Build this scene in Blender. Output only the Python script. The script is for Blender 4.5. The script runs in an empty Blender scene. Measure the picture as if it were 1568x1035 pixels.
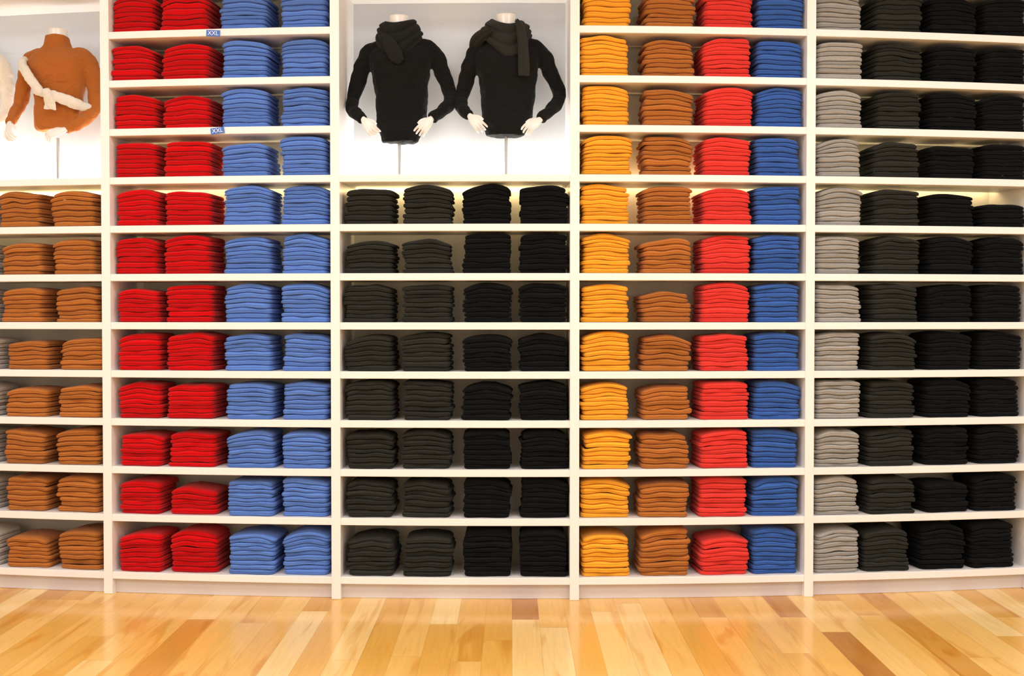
import bpy, math, random
import numpy as np
from mathutils import Vector, Matrix

scene = bpy.context.scene
scene.view_settings.view_transform = 'Standard'
scene.view_settings.look = 'None'
scene.view_settings.exposure = 0.0

K = 0.032          # gentle bow of the shelving wall
def P(x, y, z):
    s = 2*K*x; n = math.sqrt(1+s*s)
    return (x - y*s/n, K*x*x + y/n, z)

def lin(c):
    return tuple(((v/255)/12.92 if v/255 <= 0.04045 else ((v/255+0.055)/1.055)**2.4) for v in c) + (1.0,)

# ---------------------------------------------------------------- materials
def new_mat(name):
    m = bpy.data.materials.new(name); m.use_nodes = True
    nt = m.node_tree; b = nt.nodes['Principled BSDF']
    return m, nt, b

def simple_mat(name, rgb, rough=0.5, metal=0.0, noise=0.03, nscale=6.0, bump=0.0, bscale=200.0, coat=0.0):
    m, nt, b = new_mat(name)
    tc = nt.nodes.new('ShaderNodeTexCoord')
    nz = nt.nodes.new('ShaderNodeTexNoise'); nz.inputs['Scale'].default_value = nscale
    nt.links.new(tc.outputs['Object'], nz.inputs['Vector'])
    hs = nt.nodes.new('ShaderNodeHueSaturation'); hs.inputs['Color'].default_value = lin(rgb)
    mr = nt.nodes.new('ShaderNodeMapRange')
    mr.inputs['To Min'].default_value = 1-noise; mr.inputs['To Max'].default_value = 1+noise
    nt.links.new(nz.outputs['Fac'], mr.inputs['Value'])
    nt.links.new(mr.outputs['Result'], hs.inputs['Value'])
    nt.links.new(hs.outputs['Color'], b.inputs['Base Color'])
    b.inputs['Roughness'].default_value = rough
    b.inputs['Metallic'].default_value = metal
    b.inputs['Coat Weight'].default_value = coat
    return m

def knit_mat(name, rgb, var=0.14, sheen=0.1, melange=0.0, wrinkle=0.0):
    m, nt, b = new_mat(name)
    tc = nt.nodes.new('ShaderNodeTexCoord')
    geo = nt.nodes.new('ShaderNodeNewGeometry')
    mr = nt.nodes.new('ShaderNodeMapRange'); mr.inputs['To Min'].default_value = 1-var; mr.inputs['To Max'].default_value = 1+var
    nt.links.new(geo.outputs['Random Per Island'], mr.inputs['Value'])
    nz = nt.nodes.new('ShaderNodeTexNoise'); nz.inputs['Scale'].default_value = 260; nz.inputs['Detail'].default_value = 2
    nt.links.new(tc.outputs['Object'], nz.inputs['Vector'])
    mr2 = nt.nodes.new('ShaderNodeMapRange'); mr2.inputs['To Min'].default_value = 0.8-melange; mr2.inputs['To Max'].default_value = 1.2+melange
    nt.links.new(nz.outputs['Fac'], mr2.inputs['Value'])
    mul = nt.nodes.new('ShaderNodeMath'); mul.operation = 'MULTIPLY'
    nt.links.new(mr.outputs['Result'], mul.inputs[0]); nt.links.new(mr2.outputs['Result'], mul.inputs[1])
    hs = nt.nodes.new('ShaderNodeHueSaturation'); hs.inputs['Color'].default_value = lin(rgb)
    nt.links.new(mul.outputs[0], hs.inputs['Value'])
    nt.links.new(hs.outputs['Color'], b.inputs['Base Color'])
    b.inputs['Roughness'].default_value = 1.0
    b.inputs['Specular IOR Level'].default_value = 0.08
    b.inputs['Sheen Weight'].default_value = sheen
    bp = nt.nodes.new('ShaderNodeBump'); bp.inputs['Strength'].default_value = 0.5; bp.inputs['Distance'].default_value = 0.002
    nt.links.new(nz.outputs['Fac'], bp.inputs['Height']); nt.links.new(bp.outputs['Normal'], b.inputs['Normal'])
    if wrinkle > 0:
        n3 = nt.nodes.new('ShaderNodeTexNoise'); n3.inputs['Scale'].default_value = 11; n3.inputs['Detail'].default_value = 2
        n3.inputs['Distortion'].default_value = 1.6
        mp = nt.nodes.new('ShaderNodeMapping'); mp.inputs['Scale'].default_value = (0.8, 0.8, 1.7); mp.inputs['Rotation'].default_value = (0, 0.4, 0)
        nt.links.new(tc.outputs['Object'], mp.inputs['Vector']); nt.links.new(mp.outputs['Vector'], n3.inputs['Vector'])
        b2 = nt.nodes.new('ShaderNodeBump'); b2.inputs['Strength'].default_value = wrinkle; b2.inputs['Distance'].default_value = 0.03
        nt.links.new(n3.outputs['Fac'], b2.inputs['Height']); nt.links.new(b2.outputs['Normal'], bp.inputs['Normal'])
    return m

def emit_mat(name, rgb, strength):
    m, nt, b = new_mat(name)
    b.inputs['Base Color'].default_value = lin(rgb)
    b.inputs['Emission Color'].default_value = lin(rgb)
    b.inputs['Emission Strength'].default_value = strength
    return m

def floor_mat():
    m, nt, b = new_mat('maple_plank_floor')
    N = nt.nodes.new; L = nt.links.new
    def math_(op, a=None, bb=None, c=None):
        n = N('ShaderNodeMath'); n.operation = op
        for i, v in enumerate((a, bb, c)):
            if v is None: continue
            if isinstance(v, (int, float)): n.inputs[i].default_value = v
            else: L(v, n.inputs[i])
        return n.outputs[0]
    tc = N('ShaderNodeTexCoord'); sp = N('ShaderNodeSeparateXYZ'); L(tc.outputs['Object'], sp.inputs[0])
    u = math_('DIVIDE', sp.outputs['X'], 0.13); iu = math_('FLOOR', u); fu = math_('FRACT', u)
    w1 = N('ShaderNodeTexWhiteNoise'); w1.noise_dimensions = '1D'; L(iu, w1.inputs['W'])
    v0 = math_('DIVIDE', sp.outputs['Y'], 1.5)
    v = math_('ADD', v0, math_('MULTIPLY', w1.outputs['Value'], 9.0)); iv = math_('FLOOR', v); fv = math_('FRACT', v)
    cb = N('ShaderNodeCombineXYZ'); L(iu, cb.inputs[0]); L(iv, cb.inputs[1])
    w2 = N('ShaderNodeTexWhiteNoise'); w2.noise_dimensions = '2D'; L(cb.outputs[0], w2.inputs['Vector'])
    ramp = N('ShaderNodeValToRGB'); L(w2.outputs['Value'], ramp.inputs[0])
    cr = ramp.color_ramp; cr.interpolation = 'LINEAR'
    cols = [(0.0, (182,124,60)), (0.08, (210,152,78)), (0.25, (228,176,94)), (0.5, (238,189,108)), (0.75, (244,201,126)), (1.0, (250,218,156))]
    cr.elements[0].position = 0; cr.elements[0].color = lin(cols[0][1])
    cr.elements[1].position = 1; cr.elements[1].color = lin(cols[-1][1])
    for p, c in cols[1:-1]:
        e = cr.elements.new(p); e.color = lin(c)
    cg = N('ShaderNodeCombineXYZ')
    L(math_('MULTIPLY', sp.outputs['X'], 9.0), cg.inputs[0]); L(math_('MULTIPLY', sp.outputs['Y'], 1.1), cg.inputs[1])
    L(math_('MULTIPLY', w2.outputs['Value'], 37.0), cg.inputs[2])
    n1 = N('ShaderNodeTexNoise'); n1.inputs['Scale'].default_value = 1.0; n1.inputs['Detail'].default_value = 3; n1.inputs['Distortion'].default_value = 0.9
    L(cg.outputs[0], n1.inputs['Vector'])
    r2 = N('ShaderNodeValToRGB'); r2.color_ramp.elements[0].position = 0.56; r2.color_ramp.elements[1].position = 0.66
    L(n1.outputs['Fac'], r2.inputs[0])
    mx = N('ShaderNodeMix'); mx.data_type = 'RGBA'; mx.blend_type = 'MULTIPLY'
    L(math_('MULTIPLY', r2.outputs['Color'], 0.6), mx.inputs['Factor']); L(ramp.outputs['Color'], mx.inputs['A']); mx.inputs['B'].default_value = (0.76, 0.55, 0.30, 1)
    cg2 = N('ShaderNodeCombineXYZ')
    L(math_('MULTIPLY', sp.outputs['X'], 60.0), cg2.inputs[0]); L(math_('MULTIPLY', sp.outputs['Y'], 3.0), cg2.inputs[1]); L(math_('MULTIPLY', w2.outputs['Value'], 11.0), cg2.inputs[2])
    n2 = N('ShaderNodeTexNoise'); n2.inputs['Scale'].default_value = 1.0; n2.inputs['Detail'].default_value = 4; n2.inputs['Distortion'].default_value = 1.0
    L(cg2.outputs[0], n2.inputs['Vector'])
    mr = N('ShaderNodeMapRange'); mr.inputs['To Min'].default_value = 0.84; mr.inputs['To Max'].default_value = 1.14; L(n2.outputs['Fac'], mr.inputs['Value'])
    e1 = math_('LESS_THAN', fu, 0.014); e2 = math_('LESS_THAN', fv, 0.002)
    seam = math_('MAXIMUM', e1, e2)
    val = math_('MULTIPLY', mr.outputs['Result'], math_('SUBTRACT', 1.0, math_('MULTIPLY', seam, 0.3)))
    hs = N('ShaderNodeHueSaturation'); L(mx.outputs['Result'], hs.inputs['Color']); L(val, hs.inputs['Value']); hs.inputs['Saturation'].default_value = 1.08
    L(hs.outputs['Color'], b.inputs['Base Color'])
    b.inputs['Roughness'].default_value = 0.3
    b.inputs['Coat Weight'].default_value = 0.4; b.inputs['Coat Roughness'].default_value = 0.12
    return m

M_shelf = simple_mat('white_laminate', (242,239,239), 0.4, noise=0.01, coat=0.1)
M_back = simple_mat('cream_back_panel', (226,224,214), 0.6, noise=0.01)
M_niche = simple_mat('white_niche_panel', (214,221,230), 0.6, noise=0.01)
M_kick = simple_mat('kick_panel_paint', (214,208,212), 0.5, noise=0.01)
M_wall = simple_mat('wall_paint', (228,227,225), 0.7, noise=0.01)
M_ceil = simple_mat('ceiling_paint', (236,234,230), 0.8, noise=0.01)
M_led = emit_mat('led_strip_glow', (255,248,234), 60.0)
M_led2 = emit_mat('led_strip_cove', (255,224,164), 9.0)
M_manq = simple_mat('mannequin_white_plastic', (230,228,227), 0.35, noise=0.01, coat=0.2)
M_chrome = simple_mat('brushed_steel', (170,168,164), 0.3, metal=1.0)

# ---------------------------------------------------------------- mesh helpers
class MB:
    def __init__(s): s.v = []; s.f = []
    def add(s, vs, fs):
        o = len(s.v); s.v.extend(vs); s.f.extend([tuple(i+o for i in f) for f in fs])
    def box(s, x0, x1, y0, y1, z0, z1, nx=1, fn=None, bev=0.002):
        b = min(bev, (z1-z0)/3, (y1-y0)/3)
        prof = [(y0+b,z0),(y1-b,z0),(y1,z0+b),(y1,z1-b),(y1-b,z1),(y0+b,z1),(y0,z1-b),(y0,z0+b)]
        vs = []; fs = []
        for i in range(nx+1):
            x = x0+(x1-x0)*i/nx
            for (y,z) in prof: vs.append(fn(x,y,z) if fn else (x,y,z))
        n = len(prof)
        for i in range(nx):
            for j in range(n):
                a = i*n+j; c = i*n+(j+1)%n
                fs.append((a, c, c+n, a+n))
        fs.append(tuple(reversed(range(n)))); fs.append(tuple(nx*n+j for j in range(n)))
        fs = [tuple(reversed(f)) for f in fs]
        s.add(vs, fs)
    def tube(s, pts, radii, seg=16, up=(0,1,0)):
        pts = [Vector(p) for p in pts]; n = len(pts)
        o = len(s.v)
        prev = None
        for i in range(n):
            t = (pts[min(i+1,n-1)]-pts[max(i-1,0)]).normalized()
            u = Vector(up); a = t.cross(u)
            if a.length < 1e-4: a = t.cross(Vector((1,0,0)))
            a.normalize(); bb = a.cross(t).normalized()
            if prev is not None and a.dot(prev) < 0: a = -a; bb = -bb
            prev = a
            r = radii[i]; ra, rb = (r, r) if isinstance(r, (int,float)) else r
            for k in range(seg):
                th = 2*math.pi*k/seg
                s.v.append(tuple(pts[i] + a*math.cos(th)*ra + bb*math.sin(th)*rb))
        for i in range(n-1):
            for k in range(seg):
                a0 = o+i*seg+k; a1 = o+i*seg+(k+1)%seg
                s.f.append((a0, a1, a1+seg, a0+seg))
        s.f.append(tuple(reversed([o+k for k in range(seg)])))
        s.f.append(tuple(o+(n-1)*seg+k for k in range(seg)))
    def obj(s, name, mat, smooth=False, parent=None):
        me = bpy.data.meshes.new(name); me.from_pydata(s.v, [], s.f); me.update()
        import bmesh
        bm = bmesh.new(); bm.from_mesh(me); bmesh.ops.recalc_face_normals(bm, faces=bm.faces); bm.to_mesh(me); bm.free()
        if smooth: me.polygons.foreach_set('use_smooth', [True]*len(me.polygons))
        me.materials.append(mat)
        ob = bpy.data.objects.new(name, me); scene.collection.objects.link(ob)
        if parent: ob.parent = parent
        return ob

def empty(name, loc=(0,0,0), rotz=0.0):
    e = bpy.data.objects.new(name, None); e.location = loc; e.rotation_euler = (0,0,rotz); e.empty_display_size = 0.1
    scene.collection.objects.link(e); return e

def smooth_path(pts, n=6):
    a = np.array(pts, float); out = []
    m = len(a)
    for i in range(m-1):
        p0 = a[max(i-1,0)]; p1 = a[i]; p2 = a[i+1]; p3 = a[min(i+2,m-1)]
        for j in range(n):
            t = j/n
            out.append(0.5*((2*p1)+(-p0+p2)*t+(2*p0-5*p1+4*p2-p3)*t*t+(-p0+3*p1-3*p2+p3)*t**3))
    out.append(a[-1]); return np.array(out)

# ---------------------------------------------------------------- room shell
def plain_box(name, x0,x1,y0,y1,z0,z1, mat):
    b = MB(); b.box(x0,x1,y0,y1,z0,z1, bev=0.001); return b.obj(name, mat)
XL, XR, YB, YF, ZC = -5.2, 5.2, 1.35, -9.5, 3.95
plain_box('floor', XL, XR, YF, YB, -0.1, 0.0, floor_mat())
plain_box('ceiling', XL, XR, YF, YB, ZC, ZC+0.1, M_ceil)
plain_box('wall_back', XL, XR, YB, YB+0.1, 0, ZC, M_wall)
plain_box('wall_left', XL-0.1, XL, YF, YB, 0, ZC, M_wall)
plain_box('wall_right', XR, XR+0.1, YF, YB, 0, ZC, M_wall)
plain_box('wall_front', XL, XR, YF-0.1, YF, 0, ZC, M_wall)

# ---------------------------------------------------------------- shelving
posts = [-3.33, -2.12, -0.905, 0.32, 1.54, 2.775, 3.98]
PW = 0.047; TH = 0.037; SD = 0.30; BD = 0.38
CAMZ = 1.467
def zc(i): return 0.098 if i == 11 else 2.917-0.2515*i
unit = empty('shelving_unit')
b = MB()
for p in posts: b.box(p-PW/2, p+PW/2, -0.004, BD+0.02, 0.0, 3.90, fn=P, bev=0.003)
b.obj('upright_posts', M_shelf, parent=unit)
b = MB()
for bi in range(6):
    x0 = posts[bi]+PW/2; x1 = posts[bi+1]-PW/2
    for i in range(-1, 12):
        if bi in (0, 2) and 0 <= i <= 2: continue
        z = zc(i)
        d = BD if (bi in (0,2) and i == 3) or i == -1 else SD
        b.box(x0, x1, 0.0, d, z-TH/2, z+TH/2, nx=8, fn=P, bev=0.002)
b.obj('shelves', M_shelf, parent=unit)
b = MB()
for bi in range(6):
    b.box(posts[bi]+PW/2, posts[bi+1]-PW/2, 0.0, 0.03, zc(-1)+TH/2, 3.90, nx=8, fn=P)
b.obj('header_fascia', M_shelf, parent=unit)
b = MB(); bn = MB()
for bi in range(6):
    x0 = posts[bi]+PW/2; x1 = posts[bi+1]-PW/2
    if bi in (0,2):
        bn.box(x0, x1, BD, BD+0.02, zc(3), zc(-1), nx=8, fn=P)
        b.box(x0, x1, BD, BD+0.02, 0.0, zc(3), nx=8, fn=P)
    else:
        b.box(x0, x1, BD, BD+0.02, 0.0, zc(-1), nx=8, fn=P)
b.obj('back_panels', M_back, parent=unit)
bn.obj('niche_back_panels', M_niche, parent=unit)
b = MB()
for bi in range(6):
    b.box(posts[bi]+PW/2, posts[bi+1]-PW/2, 0.035, 0.055, 0.0, zc(11)-TH/2, nx=8, fn=P)
b.obj('kick_panel', M_kick, parent=unit)
b = MB(); b2 = MB()
for bi in range(6):
    x0 = posts[bi]+PW/2+0.02; x1 = posts[bi+1]-PW/2-0.02
    if bi in (0,2):
        b.box(x0, x1, BD-0.055, BD-0.025, zc(3)+TH/2, zc(3)+TH/2+0.012, nx=8, fn=P)
        b2.box(x0, x1, SD+0.03, SD+0.05, zc(3)-TH/2-0.015, zc(3)-TH/2, nx=8, fn=P)
    else: b2.box(x0, x1, SD+0.03, SD+0.05, zc(3)+0.0, zc(3)+0.015, nx=8, fn=P)
b.obj('niche_led_strip', M_led, parent=unit)
b2.obj('cove_led_strip', M_led2, parent=unit)

# ---------------------------------------------------------------- folded sweaters
def outline(hw, hd, r):
    pts = []; nrm = []
    def arc(cx, cy, a0, a1, n):
        for i in range(n+1):
            a = a0+(a1-a0)*i/n
            pts.append((cx+r*math.cos(a), cy+r*math.sin(a))); nrm.append((math.cos(a), math.sin(a)))
    arc(-hw+r, -hd+r, -math.pi, -math.pi/2, 4)
    for i in range(1, 14):
        pts.append((-hw+r+(2*hw-2*r)*i/14, -hd)); nrm.append((0,-1))
    arc(hw-r, -hd+r, -math.pi/2, 0, 4)
    for i in range(1, 4): pts.append((hw, -hd+r+(2*hd-2*r)*i/4)); nrm.append((1,0))
    arc(hw-r, hd-r, 0, math.pi/2, 2)
    for i in range(1, 3): pts.append((hw-r-(2*hw-2*r)*i/3, hd)); nrm.append((0,1))
    arc(-hw+r, hd-r, math.pi/2, math.pi, 2)
    for i in range(1, 4): pts.append((-hw, hd-r-(2*hd-2*r)*i/4)); nrm.append((-1,0))
    return np.array(pts), np.array(nrm)

class Stacks:
    def __init__(s): s.vs = []; s.fs = []; s.n = 0
    def stack(s, xc, z0, w, H, n, rng, d=0.25, y0=0.022, messy=1.0):
        t = np.array([rng.uniform(0.7, 1.3) for _ in range(n)]); t = t/t.sum()*H
        S = np.concatenate([[0], np.cumsum(t)])
        hw = w/2; hd = d/2
        ang = math.atan(2*K*xc) + rng.uniform(-0.035, 0.035)*messy
        C = P(xc, y0+hd, z0)
        droop = rng.uniform(0.06, 0.16); fdroop = rng.uniform(0.02, 0.05); tiltT = rng.uniform(-0.05, 0.05)*messy
        ph = rng.uniform(0, 6.28); amp = rng.uniform(0.0014, 0.0036)*messy
        lean = rng.uniform(-0.010, 0.010)*messy
        phs = []
        for k in range(n+1):
            ph += rng.uniform(-0.8, 0.8); phs.append((ph, amp*rng.uniform(0.4, 1.2), rng.uniform(0.12, 0.26)))
        def Z(k, x, y):
            q = S[k]/H
            base = S[k]*(1 - droop*q*np.clip(np.abs(x)/hw,0,1.1)**2.4 - fdroop*q*np.clip(-y/hd,0,1.1)**4 + tiltT*x/hw)
            p, a, Lw = phs[k]
            return base + (0 if k == 0 else 1)*a*np.sin(2*math.pi*x/Lw+p)*min(1, k/2)
        ca, sa = math.cos(ang), math.sin(ang)
        for k in range(n):
            hwk = hw*(1 + rng.uniform(-0.07, 0.012)*messy); hdk = hd*(1+rng.uniform(-0.03, 0.01))
            ox = rng.uniform(-0.004, 0.004)*messy + lean*S[k]/H; oy = rng.uniform(-0.007, 0.003)*messy
            r = min(0.028, hwk*0.4)
            pt, nr = outline(hwk, hdk, r)
            wob = 0.004*np.sin(pt[:,0]*rng.uniform(20,45)+rng.uniform(0,6))*(pt[:,1] < -hdk*0.7)
            N = len(pt); rho = t[k]*0.62
            rings = []
            dbl = 0.0055; mid = rng.uniform(-0.25, 0.25)
            for f_, ex in ((-1,0),(-0.88,0),(-0.62,0),(-0.30,0),(-0.08,0.25),(0.0,1),(0.08,0.25),(0.30,0),(0.62,0),(0.88,0),(1,0)):
                sn = f_ + mid*(1-f_*f_)*0.8
                ins = rho*(1-math.sqrt(max(0.0, 1-sn*sn))) + dbl*ex
                q = pt - nr*ins
                x = q[:,0]+ox; y = q[:,1]+oy+wob
                zb = Z(k, x, y); zt = Z(k+1, x, y)
                z = (zb+zt)/2 + (zt-zb)/2*sn
                rings.append(np.stack([x,y,z],1))
            if k == n-1:
                base = pt - nr*rho
                for sc in (0.8, 0.45, 0.05):
                    q = base*sc
                    x = q[:,0]+ox; y = q[:,1]+oy
                    z = Z(n, x, y) + 0.003*(1-sc)
                    rings.append(np.stack([x,y,z],1))
            V = np.concatenate(rings)
            X = C[0] + V[:,0]*ca - V[:,1]*sa; Y = C[1] + V[:,0]*sa + V[:,1]*ca; Zz = z0 + np.maximum(V[:,2], 0.0)
            s.vs.append(np.stack([X,Y,Zz],1))
            R = len(rings); idx = np.arange(N); nxt = (idx+1) % N
            for i in range(R-1):
                s.fs.append(np.stack([s.n+i*N+idx, s.n+i*N+nxt, s.n+(i+1)*N+nxt, s.n+(i+1)*N+idx],1))
            s.n += R*N
    def obj(s, name, mat):
        V = np.concatenate(s.vs).astype(np.float32); F = np.concatenate(s.fs).astype(np.int32)
        me = bpy.data.meshes.new(name)
        me.vertices.add(len(V)); me.vertices.foreach_set('co', V.ravel())
        me.loops.add(F.size); me.loops.foreach_set('vertex_index', F.ravel())
        me.polygons.add(len(F)); me.polygons.foreach_set('loop_start', np.arange(0, F.size, 4, dtype=np.int32))
        me.update(calc_edges=True); me.validate()
        me.polygons.foreach_set('use_smooth', np.ones(len(me.polygons), dtype=bool))
        me.materials.append(mat)
        ob = bpy.data.objects.new(name, me); scene.collection.objects.link(ob); return ob

MATS = {
 'red': ('folded_red_sweaters', knit_mat('red_knit', (196,10,18))),
 'blue': ('folded_blue_sweaters', knit_mat('blue_knit', (90,128,204))),
 'royal': ('folded_royal_blue_sweaters', knit_mat('royal_blue_knit', (56,96,172))),
 'yellow': ('folded_yellow_sweaters', knit_mat('yellow_knit', (242,168,50))),
 'brown': ('folded_caramel_sweaters', knit_mat('caramel_knit', (174,107,50))),
 'coral': ('folded_coral_sweaters', knit_mat('coral_knit', (222,60,54))),
 'gray': ('folded_gray_sweaters', knit_mat('gray_melange_knit', (158,156,153), melange=0.12)),
 'char': ('folded_charcoal_sweaters', knit_mat('charcoal_knit', (44,45,42), sheen=0.03)),
 'black': ('folded_black_sweaters', knit_mat('black_knit', (19,20,22), sheen=0.02)),
 'white': ('folded_white_sweaters', knit_mat('white_knit', (195,190,184))),
}
ST = {k: Stacks() for k in MATS}
Z12 = [0]*12
shA = [0,0,0,0,-0.005,-0.005,0.005,0.03,0.02,0.01,0.01,0.018]
shB = [-0.015+0.0028*r for r in range(12)]
shD = [0.006-0.0016*r for r in range(12)]
shE = [0.0,0.0,0.0,0.0,0.0,-0.002,-0.006,-0.012,-0.018,-0.022,-0.026,-0.040]
cols = [
 (-2.612, 0.250, 'brown',  [None]*4+[57,51,55,45,46,54,54,50], shA),
 (-2.310, 0.252, 'brown',  [None]*4+[57,57,56,50,50,57,57,62], shA),
 (-2.91, 0.25, 'white',   [None]*4+[57,52,55,50,52,54,50,58], shA),
 (-3.17, 0.23, 'white',    [None]*4+[57,57,50,50,52,54,56,60], Z12),
 (-1.968, 0.240, 'red',    [58,56,55,56,58,58,52,58,56,51,52,60], shB),
 (-1.688, 0.262, 'red',    [58,57,52,57,54,61,59,59,53,54,42,66], shB),
 (-1.374, 0.258, 'blue',   [61,61,63,52,62,58,60,57,56,57,55,64], shB),
 (-1.072, 0.252, 'blue',   [61,61,63,63,62,62,61,58,58,57,60,69], Z12),
 (-0.736, 0.258, 'char',   [None]*4+[56,50,58,55,61,55,56,61], Z12),
 (-0.440, 0.262, 'char',   [None]*4+[61,53,58,59,60,59,56,62], Z12),
 (-0.130, 0.256, 'black',  [None]*4+[62,63,61,56,56,60,58,72], Z12),
 (0.166, 0.254, 'black',   [None]*4+[60,62,61,57,58,59,60,73], Z12),
 (0.482, 0.258, 'yellow',  [61,63,63,63,63,62,59,61,57,59,59,66], Z12),
 (0.803, 0.268, 'brown',   [52,58,57,61,60,54,47,55,52,54,54,73], shD),
 (1.110, 0.264, 'coral',   [60,62,62,60,57,60,62,57,59,59,61,59], shD),
 (1.383, 0.252, 'royal',   [60,59,62,61,61,61,61,60,59,59,61,72], shD),
 (1.705, 0.252, 'gray',    [60,60,60,60,60,60,60,60,60,58,60,69], Z12),
 (2.022, 0.265, 'char',    [60,58,60,57,58,60,60,59,58,58,58,68], shE),
 (2.330, 0.262, 'black',   [60,58,60,53,52,60,60,60,60,60,46,72], shE),
 (2.618, 0.256, 'black',   [60,58,59,58,37,60,60,60,60,60,58,74], shE),
 (2.95, 0.255, 'black',    [60,58,59,58,60,60,60,60,60,60,58,70], Z12),
 (3.25, 0.255, 'black',    [60,58,59,58,60,57,60,60,60,60,58,70], Z12),
 (3.54, 0.255, 'gray',     [60,58,59,58,60,60,55,60,60,60,58,70], Z12),
 (3.825, 0.25, 'gray',     [60,58,59,58,60,60,60,60,60,60,58,70], Z12),
]
LAYH = {'red':0.0265,'blue':0.0245,'royal':0.0245,'yellow':0.0245,'brown':0.026,'coral':0.0245,'gray':0.024,'char':0.026,'black':0.026,'white':0.025}
for ci, (xc, w, col, hs, sh) in enumerate(cols):
    for r, h in enumerate(hs):
        if h is None: continue
        rng = random.Random(ci*100+r*7+3)
        H = (h+1)/300.0; H = min(H, 0.2515-TH-0.004) if r < 11 else min(H, 0.26)
        n = max(4, round(H/LAYH[col]))
        messy = 1.4 if col in ('brown',) else (1.2 if col in ('char','yellow') else 1.0)
        ST[col].stack(xc + sh[r] + rng.uniform(-0.003, 0.003), zc(r)+TH/2, w*rng.uniform(0.98, 1.0), H*0.985, n, rng, messy=messy, y0=0.018+rng.uniform(0,0.012))
for k, (nm, mt) in MATS.items(): ST[k].obj(nm, mt)

# ---------------------------------------------------------------- mannequins
K_black = knit_mat('black_jersey', (23,24,25), sheen=0.03, wrinkle=0.5)
K_char = knit_mat('charcoal_scarf_wool', (42,43,41), sheen=0.05)
K_brown = knit_mat('caramel_jersey', (162,94,42), wrinkle=0.45)
K_white = knit_mat('white_wool', (224,219,210), sheen=0.2, wrinkle=0.3)

def remesh(ob, vox, sm=4, disp=0.0, dscale=0.08):
    m = ob.modifiers.new('remesh', 'REMESH'); m.mode = 'VOXEL'; m.voxel_size = vox; m.use_smooth_shade = True
    if sm:
        s = ob.modifiers.new('smooth', 'SMOOTH'); s.iterations = sm; s.factor = 0.5
    if disp:
        tx = bpy.data.textures.new('folds', 'CLOUDS'); tx.noise_scale = dscale; tx.noise_depth = 1
        d = ob.modifiers.new('folds', 'DISPLACE'); d.texture = tx; d.strength = disp; d.mid_level = 0.5

def hand(name, wrist, fwd, palm_n, thumb_side, parent, curl=0.95, size=0.76):
    f = Vector(fwd).normalized(); n = Vector(palm_n); n = (n - f*n.dot(f)).normalized(); s = f.cross(n).normalized()*thumb_side
    W = Vector(wrist); mb = MB()
    def T(a, bb, c): return W + (f*a + s*bb + n*c)*size
    pp = [(-0.026,0,0,0.016,0.012),(-0.008,0,0,0.020,0.016),(0.015,0.0,0,0.028,0.015),(0.045,0,0.002,0.037,0.014),(0.070,-0.001,0.003,0.037,0.012),(0.082,-0.002,0.004,0.031,0.009)]
    pts = [T(a,bb,c) for a,bb,c,_,_ in pp]
    seg = 16
    for (p, q) in zip(pts, pp):
        for k in range(seg):
            th = 2*math.pi*k/seg
            mb.v.append(tuple(p + s*math.cos(th)*q[3]*size + n*math.sin(th)*q[4]*size))
    for i in range(len(pts)-1):
        for k in range(seg):
            a0 = i*seg+k; a1 = i*seg+(k+1) % seg
            mb.f.append((a0,a1,a1+seg,a0+seg))
    mb.f.append(tuple(reversed(range(seg)))); mb.f.append(tuple((len(pts)-1)*seg+k for k in range(seg)))
    for fi, (bb, ln, spread) in enumerate([(0.028,0.070,0.10),(0.0095,0.078,0.02),(-0.010,0.073,-0.05),(-0.0285,0.058,-0.14)]):
        a, c, ang = 0.068, 0.002, 0.12 + curl*0.18*fi/3
        bcur = bb; path = [(a, bcur, c, 0.0092)]
        segs = [0.30, 0.38, 0.32]
        a += 0.014; path.append((a, bcur, c, 0.0092))
        for j, sg in enumerate(segs):
            L = ln*sg; ang2 = ang + curl*(j+0.35)*0.6
            a += L*math.cos(ang2); c += L*math.sin(ang2); bcur += L*spread*(1 if j < 2 else 0.3)
            path.append((a, bcur, c, [0.0086,0.0076,0.0062][j]))
        sp = smooth_path(path, 3)
        mb.tube([T(*q[:3]) for q in sp], [q[3]*size for q in sp], seg=10, up=tuple(n))
    th = smooth_path([(0.012,0.014,0.003,0.013),(0.030,0.032,0.008,0.012),(0.052,0.044,0.015,0.0098),(0.076,0.046,0.024,0.0075)], 3)
    mb.tube([T(*q[:3]) for q in th], [q[3]*size for q in th], seg=10, up=tuple(n))
    ob = mb.obj(name, M_manq, smooth=True, parent=parent); remesh(ob, 0.002, 2); return ob

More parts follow.
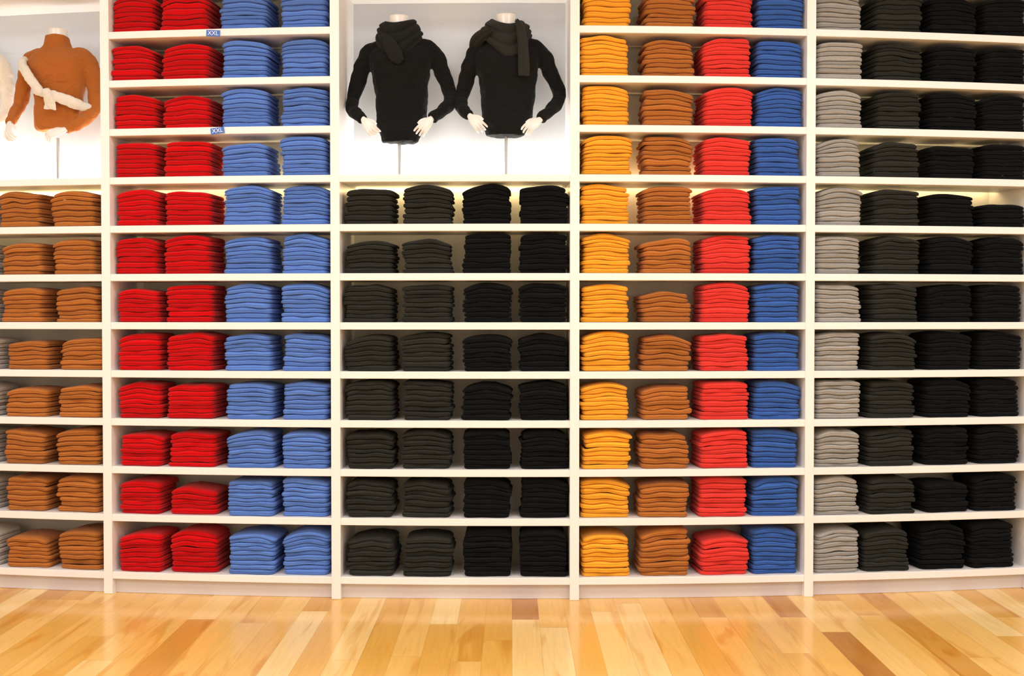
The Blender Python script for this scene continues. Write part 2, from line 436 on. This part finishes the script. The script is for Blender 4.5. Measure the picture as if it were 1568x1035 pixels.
def mannequin(base, rotz, torso, arms, hands, mat_body, neck=None, rod_top=0.2):
    e = empty('torso_mannequin', base, rotz)
    mb = MB()
    tr = smooth_path(torso, 4); seg = 32; o = len(mb.v)
    for (z, cx, hw, hd, cy) in tr:
        for k in range(seg):
            th = 2*math.pi*k/seg; c_, s_ = math.cos(th), math.sin(th)
            ex = 0.85
            mb.v.append((cx+hw*math.copysign(abs(c_)**ex, c_), cy+hd*math.copysign(abs(s_)**ex, s_), z))
    n = len(tr)
    for i in range(n-1):
        for k in range(seg):
            a0 = o+i*seg+k; a1 = o+i*seg+(k+1) % seg
            mb.f.append((a0,a1,a1+seg,a0+seg))
    mb.f.append(tuple(reversed([o+k for k in range(seg)]))); mb.f.append(tuple(o+(n-1)*seg+k for k in range(seg)))
    for arm in arms:
        sp = smooth_path(arm, 5)
        mb.tube([q[:3] for q in sp], [q[3] for q in sp], seg=18)
    body = mb.obj('sweater', mat_body, smooth=True, parent=e); remesh(body, 0.006, 4, disp=0.018, dscale=0.06)
    for i, h in enumerate(hands): hand('hand_%d' % (i+1), *h, parent=e)
    nx, ny, nz0, nz1, nr = neck
    mb = MB(); mb.tube([(nx,ny,nz0),(nx,ny,nz0+(nz1-nz0)*0.5),(nx,ny,nz1-0.008),(nx,ny,nz1-0.002),(nx,ny,nz1)],
                       [(nr*1.02,nr*1.0),(nr,nr*0.95),(nr*1.02,nr*0.97),(nr*1.0,nr*0.95),(nr*0.9,nr*0.85)], seg=28, up=(0,1,0))
    mb.obj('neck', M_manq, smooth=True, parent=e)
    mb = MB(); mb.tube([(nx,0,0.0),(nx,0,rod_top)], [0.008,0.008], seg=16)
    mb.tube([(nx,0,0.0),(nx,0,0.006),(nx,0,0.009)], [0.028,0.028,0.012], seg=24)
    mb.obj('stand_rod', M_chrome, smooth=False, parent=e)
    return e

BX = 0.185
FLZ = zc(3)+TH/2
def L1(px, py, cx, sc=291.0, hz=481.0): return ((px-cx)/sc, CAMZ+(hz-py)/sc - FLZ)
def arm_pts(cx, lst, sc=291.0, hz=481.0):
    out = []
    for (px, py, y, r) in lst:
        x, z = L1(px, py, cx, sc, hz); out.append((x, y, z, r))
    return out
def torso_rows(cx, lst, sc=291.0, hz=481.0):
    out = []
    for (py, xl, xr, hd, cy) in lst:
        x0, z = L1(xl, py, cx, sc, hz); x1, _ = L1(xr, py, cx, sc, hz)
        out.append((z, (x0+x1)/2, (x1-x0)/2, hd, cy))
    return out

def cowl(e, mat, ztop, rx0, ry0, rx1, ry1, hs, hf, nfold, tw, skew, amp=0.012, tails=(), name='scarf', seed=1):
    """draped wrap scarf: a closed, pleated collar surface sagging at the front, plus hanging ends"""
    A = 96; V = 44
    rows = []
    for j in range(V+1):
        v = j/V; row = []
        for i in range(A):
            a = 2*math.pi*i/A
            fr = max(0.0, -math.sin(a+skew))**1.4
            bulge = math.sin(math.pi*min(1, v*1.0))**0.6
            ph = math.pi*(nfold*v) + tw*math.cos(a+0.5) + 0.5*math.sin(2*a+1.3)
            fold = amp*(abs(math.sin(ph))**0.7 - 0.5)*(0.35+0.65*bulge)
            fold += 0.003*math.sin(5*a+9*v+seed)
            rx = rx0+(rx1-rx0)*v**0.8 + fold + 0.016*bulge; ry = ry0+(ry1-ry0)*v**0.8 + fold + 0.016*bulge
            z = ztop + 0.006*math.sin(a+1+seed) - 0.030*fr - v*(hs+hf*fr + 0.012*math.sin(3*a+seed))
            row.append((rx*math.cos(a), 0.008+ry*math.sin(a), z))
        rows.append(row)
    inner = []
    for j in (V, V-10, 8, 0):
        inner.append([(x*0.82, 0.008+(y-0.008)*0.82, z+(0.01 if j == V else -0.012 if j == 0 else 0)) for (x,y,z) in rows[j]])
    rows += inner
    mb = MB()
    for row in rows: mb.v.extend(row)
    R = len(rows)
    for j in range(R):
        for i in range(A):
            a0 = j*A+i; a1 = j*A+(i+1) % A; b0 = ((j+1) % R)*A+i; b1 = ((j+1) % R)*A+(i+1) % A
            mb.f.append((a0, a1, b1, b0))
    for t in tails:
        sp = smooth_path(t, 6)
        o = len(mb.v); seg = 28; n = len(sp)
        for i, q in enumerate(sp):
            t_ = Vector(sp[min(i+1,n-1)][:3]) - Vector(sp[max(i-1,0)][:3]); t_.normalize()
            a_ = t_.cross(Vector((0,1,0))); a_.normalize(); b_ = a_.cross(t_).normalized()
            for k in range(seg):
                th = 2*math.pi*k/seg
                u = math.cos(th); pl = 0.0045*math.sin(u*7+i*0.15)
                mb.v.append(tuple(Vector(q[:3]) + a_*u*q[3] + b_*(math.sin(th)*q[4] + pl)))
        for i in range(n-1):
            for k in range(seg):
                a0 = o+i*seg+k; a1 = o+i*seg+(k+1) % seg
                mb.f.append((a0, a1, a1+seg, a0+seg))
        mb.f.append(tuple(reversed([o+k for k in range(seg)]))); mb.f.append(tuple(o+(n-1)*seg+k for k in range(seg)))
    return mb.obj(name, mat, smooth=True, parent=e)

# ---- centre mannequin 1
cx = 612; X1 = (cx-784)/291.0
torso1 = torso_rows(cx, [(219,586,641,0.06,0.0),(210,583,645,0.072,0),(195,578,651,0.085,0),(170,576,655,0.085,0),(145,575,655,0.088,0),
                        (120,571,657,0.10,-0.005),(100,567,661,0.105,-0.005),(84,566,662,0.088,0),(72,576,653,0.07,0.005),(62,590,636,0.055,0.01),(52,596,628,0.045,0.01)])
arms1 = [arm_pts(cx, [(585,74,0.0,0.036),(568,80,0.005,0.044),(558,98,0.01,0.044),(549,122,0.015,0.040),(542,148,0.01,0.037),(541,166,-0.03,0.035),(551,180,-0.09,0.031),(562,190,-0.13,0.028)]),
         arm_pts(cx, [(640,72,0.0,0.036),(660,77,0.005,0.044),(671,96,0.01,0.044),(681,120,0.015,0.040),(689,144,0.01,0.037),(689,160,-0.03,0.036),(677,177,-0.09,0.031),(664,189,-0.13,0.028)])]
w1 = L1(562,190,cx); w2 = L1(664,189,cx)
hands1 = [((w1[0]+0.004,-0.14,w1[1]-0.004), (0.50,-0.35,-0.62), (0.35,0.75,-0.3), 1),
          ((w2[0]-0.004,-0.14,w2[1]-0.004), (-0.50,-0.35,-0.62), (-0.35,0.75,-0.3), -1)]
nz = L1(612,26,cx)[1]
m1 = mannequin((X1, BX, FLZ), 0, torso1, arms1, hands1, K_black, neck=(0,0.01,nz-0.12,nz,0.052), rod_top=0.25)
cowl(m1, knit_mat('black_scarf_wool', (29,30,30), sheen=0.05), nz-0.022, 0.074, 0.066, 0.112, 0.105, 0.10, 0.115, 3.4, 0.9, 0.15, amp=0.016, seed=2,
     tails=[[(-0.075,-0.085,nz-0.12,0.012,0.008),(-0.04,-0.115,nz-0.17,0.032,0.014),(-0.005,-0.125,nz-0.235,0.036,0.014),(0.025,-0.118,nz-0.265,0.020,0.010)]])

# ---- centre mannequin 2
cx = 775; X2 = (cx-784)/291.0
torso2 = torso_rows(cx, [(209,744,803,0.06,0.0),(200,741,808,0.072,0),(185,738,814,0.085,0),(160,736,818,0.085,0),(140,735,819,0.088,0),
                        (118,732,822,0.10,-0.005),(100,728,824,0.105,-0.005),(84,727,824,0.088,0),(72,738,814,0.07,0.005),(62,752,798,0.055,0.01),(52,758,790,0.045,0.01)])
arms2 = [arm_pts(cx, [(748,74,0.0,0.036),(731,79,0.005,0.044),(722,98,0.01,0.044),(714,122,0.015,0.040),(708,146,0.01,0.037),(707,162,-0.03,0.035),(712,175,-0.09,0.030),(721,185,-0.13,0.026)]),
         arm_pts(cx, [(802,72,0.0,0.036),(822,76,0.005,0.044),(835,94,0.01,0.044),(846,118,0.015,0.040),(856,142,0.01,0.037),(853,158,-0.03,0.036),(840,176,-0.09,0.031),(826,190,-0.13,0.027)])]
w1 = L1(721,185,cx); w2 = L1(826,190,cx)
hands2 = [((w1[0]+0.004,-0.14,w1[1]-0.004), (0.45,-0.4,-0.5), (0.35,0.75,-0.3), 1),
          ((w2[0]-0.004,-0.14,w2[1]-0.004), (-0.62,-0.35,-0.45), (-0.25,0.75,-0.45), -1)]
nz = L1(775,24,cx)[1]
m2 = mannequin((X2, BX, FLZ), 0, torso2, arms2, hands2, K_black, neck=(0,0.01,nz-0.12,nz,0.052), rod_top=0.25)
cowl(m2, K_char, nz-0.024, 0.076, 0.066, 0.128, 0.108, 0.09, 0.09, 3.0, 1.2, -0.15, amp=0.016, seed=5,
     tails=[[(0.055,-0.075,nz-0.05,0.010,0.008),(0.075,-0.118,nz-0.10,0.022,0.014),(0.088,-0.128,nz-0.20,0.026,0.012),(0.092,-0.124,nz-0.30,0.030,0.010),(0.092,-0.120,nz-0.345,0.028,0.006)],
            [(-0.07,-0.095,nz-0.10,0.010,0.008),(-0.115,-0.085,nz-0.12,0.026,0.014),(-0.155,-0.045,nz-0.15,0.034,0.014),(-0.175,0.0,nz-0.185,0.022,0.010)]])

# ---- left niche mannequins
def left_manq(cx, X, Y, rot, mat, sc=281.0, hz=485.0):
    t = torso_rows(cx, [(206,cx-30,cx+26,0.06,0.0),(198,cx-35,cx+33,0.072,0),(180,cx-35,cx+38,0.085,0),(160,cx-34,cx+38,0.085,0),(140,cx-36,cx+41,0.09,0),
                        (122,cx-40,cx+46,0.10,-0.005),(108,cx-44,cx+50,0.10,-0.005),(96,cx-42,cx+49,0.085,0),(87,cx-30,cx+36,0.07,0.005),(80,cx-20,cx+21,0.064,0.01),(66,cx-18,cx+17,0.062,0.01),(62,cx-17,cx+16,0.058,0.01)], sc, hz)
    a = [arm_pts(cx, [(cx-24,90,0,0.034),(cx-42,97,0.005,0.044),(cx-50,116,0.01,0.042),(cx-56,140,0.015,0.038),(cx-60,162,0.01,0.036),(cx-61,178,-0.03,0.032),(cx-61,190,-0.07,0.028),(cx-60,199,-0.10,0.025)], sc, hz),
         arm_pts(cx, [(cx+28,90,0,0.034),(cx+44,97,0.005,0.046),(cx+52,116,0.01,0.043),(cx+56,140,0.015,0.038),(cx+57,166,0.01,0.036),(cx+53,186,-0.03,0.034),(cx+42,200,-0.08,0.030),(cx+28,210,-0.12,0.026)], sc, hz)]
    wa = L1(cx-60,199,cx,sc,hz); wb = L1(cx+28,210,cx,sc,hz)
    h = [((wa[0],-0.11,wa[1]-0.004), (0.12,-0.4,-0.5), (0.4,0.6,-0.4), 1),
         ((wb[0]-0.004,-0.13,wb[1]-0.003), (-0.7,-0.35,-0.25), (-0.2,0.6,-0.5), -1)]
    nz = L1(cx,52,cx,sc,hz)[1]
    return mannequin((X, Y, FLZ), rot, t, a, h, mat, neck=(0,0.01,nz-0.10,nz,0.050), rod_top=0.24)
p = P(-2.485, BX-0.01, 0); m3 = left_manq(92, p[0], p[1], math.atan(2*K*-2.485)*0.5, K_brown)
def q(px, py, y, a, bb):
    x, z = L1(px, py, 92, 281.0, 485.0); return (x, y, z, a, bb)
mb = MB()
for path in ([q(50,96,0.02,0.02,0.02), q(46,104,-0.06,0.024,0.018), q(58,122,-0.115,0.026,0.018), q(72,140,-0.125,0.026,0.018), q(86,156,-0.12,0.022,0.018)],
             [q(72,150,-0.105,0.02,0.02), q(90,156,-0.12,0.024,0.018), q(112,162,-0.115,0.028,0.018), q(132,170,-0.085,0.03,0.018), q(146,174,-0.02,0.022,0.016)],
             [q(92,152,-0.13,0.022,0.02), q(97,160,-0.14,0.026,0.02), q(98,170,-0.13,0.03,0.014), q(97,180,-0.125,0.036,0.008)]):
    sp = smooth_path(path, 5); mb.tube([v[:3] for v in sp], [(v[3], v[4]) for v in sp], seg=12)
ob = mb.obj('tied_scarf', K_white, smooth=True, parent=m3); remesh(ob, 0.0035, 2, disp=0.010, dscale=0.03)
p = P(-3.00, BX-0.01, 0); m4 = left_manq(-55, p[0], p[1], math.atan(2*K*-3.0)*0.5, K_white)

# ---------------------------------------------------------------- size labels (tape on shelf edges)
M_tape = simple_mat('blue_tape', (60,110,200), 0.4, noise=0.02)
M_ink = simple_mat('white_print', (240,240,245), 0.5, noise=0.0)
for (x, z, rt) in ((-1.535, zc(0)-0.006, 0.06), (-1.515, zc(2)-0.002, -0.12)):
    pp = P(x, -0.006, z); e = empty('size_label', pp, math.atan(2*K*x)); e.rotation_euler = (0, rt, math.atan(2*K*x))
    mb = MB(); mb.box(-0.036, 0.036, -0.001, 0.001, -0.016, 0.016, bev=0.0003); mb.obj('tape', M_tape, parent=e)
    cu = bpy.data.curves.new('label_text', 'FONT'); cu.body = 'XXL'; cu.size = 0.03; cu.align_x = 'CENTER'; cu.align_y = 'CENTER'; cu.extrude = 0.0002
    cu.materials.append(M_ink)
    t = bpy.data.objects.new('label_text', cu); scene.collection.objects.link(t); t.parent = e; t.location = (0,-0.0015,0); t.rotation_euler = (math.pi/2,0,0)

# ---------------------------------------------------------------- ceiling lights
M_frame = simple_mat('light_frame', (225,225,225), 0.4)
M_diff = emit_mat('light_diffuser', (255,250,244), 1.0)
for yy in (-2.2, -5.2, -8.0):
    for xx in (-4.1, -1.4, 1.4, 4.1):
        e = empty('ceiling_light_panel', (xx, yy, ZC))
        mb = MB()
        for (a,bb,c,d) in ((-0.65,0.65,-0.65,-0.6),(-0.65,0.65,0.6,0.65),(-0.65,-0.6,-0.6,0.6),(0.6,0.65,-0.6,0.6)):
            mb.box(a,bb,c,d,-0.03,0.0)
        mb.obj('frame', M_frame, parent=e)
        mb = MB(); mb.box(-0.6,0.6,-0.6,0.6,-0.012,-0.002); mb.obj('diffuser', M_diff, parent=e)
        ld = bpy.data.lights.new('panel_light', 'AREA'); ld.shape = 'SQUARE'; ld.size = 1.1; ld.energy = 37.5; ld.color = (0.965, 0.975, 1.0)
        lo = bpy.data.objects.new('panel_light', ld); scene.collection.objects.link(lo); lo.parent = e; lo.location = (0,0,-0.035)

w = bpy.data.worlds.new('World'); scene.world = w; w.use_nodes = True
w.node_tree.nodes['Background'].inputs['Color'].default_value = (1,0.96,0.9,1); w.node_tree.nodes['Background'].inputs['Strength'].default_value = 0.3

# ---------------------------------------------------------------- camera
cd = bpy.data.cameras.new('camera'); cam = bpy.data.objects.new('camera', cd); scene.collection.objects.link(cam)
cd.sensor_width = 36; cd.lens = 36*1740/1568
cam.location = (0, -5.8, CAMZ)
pitch = math.radians(1.185)
cam.rotation_euler = (math.pi/2 - pitch, 0, 0)
scene.camera = cam
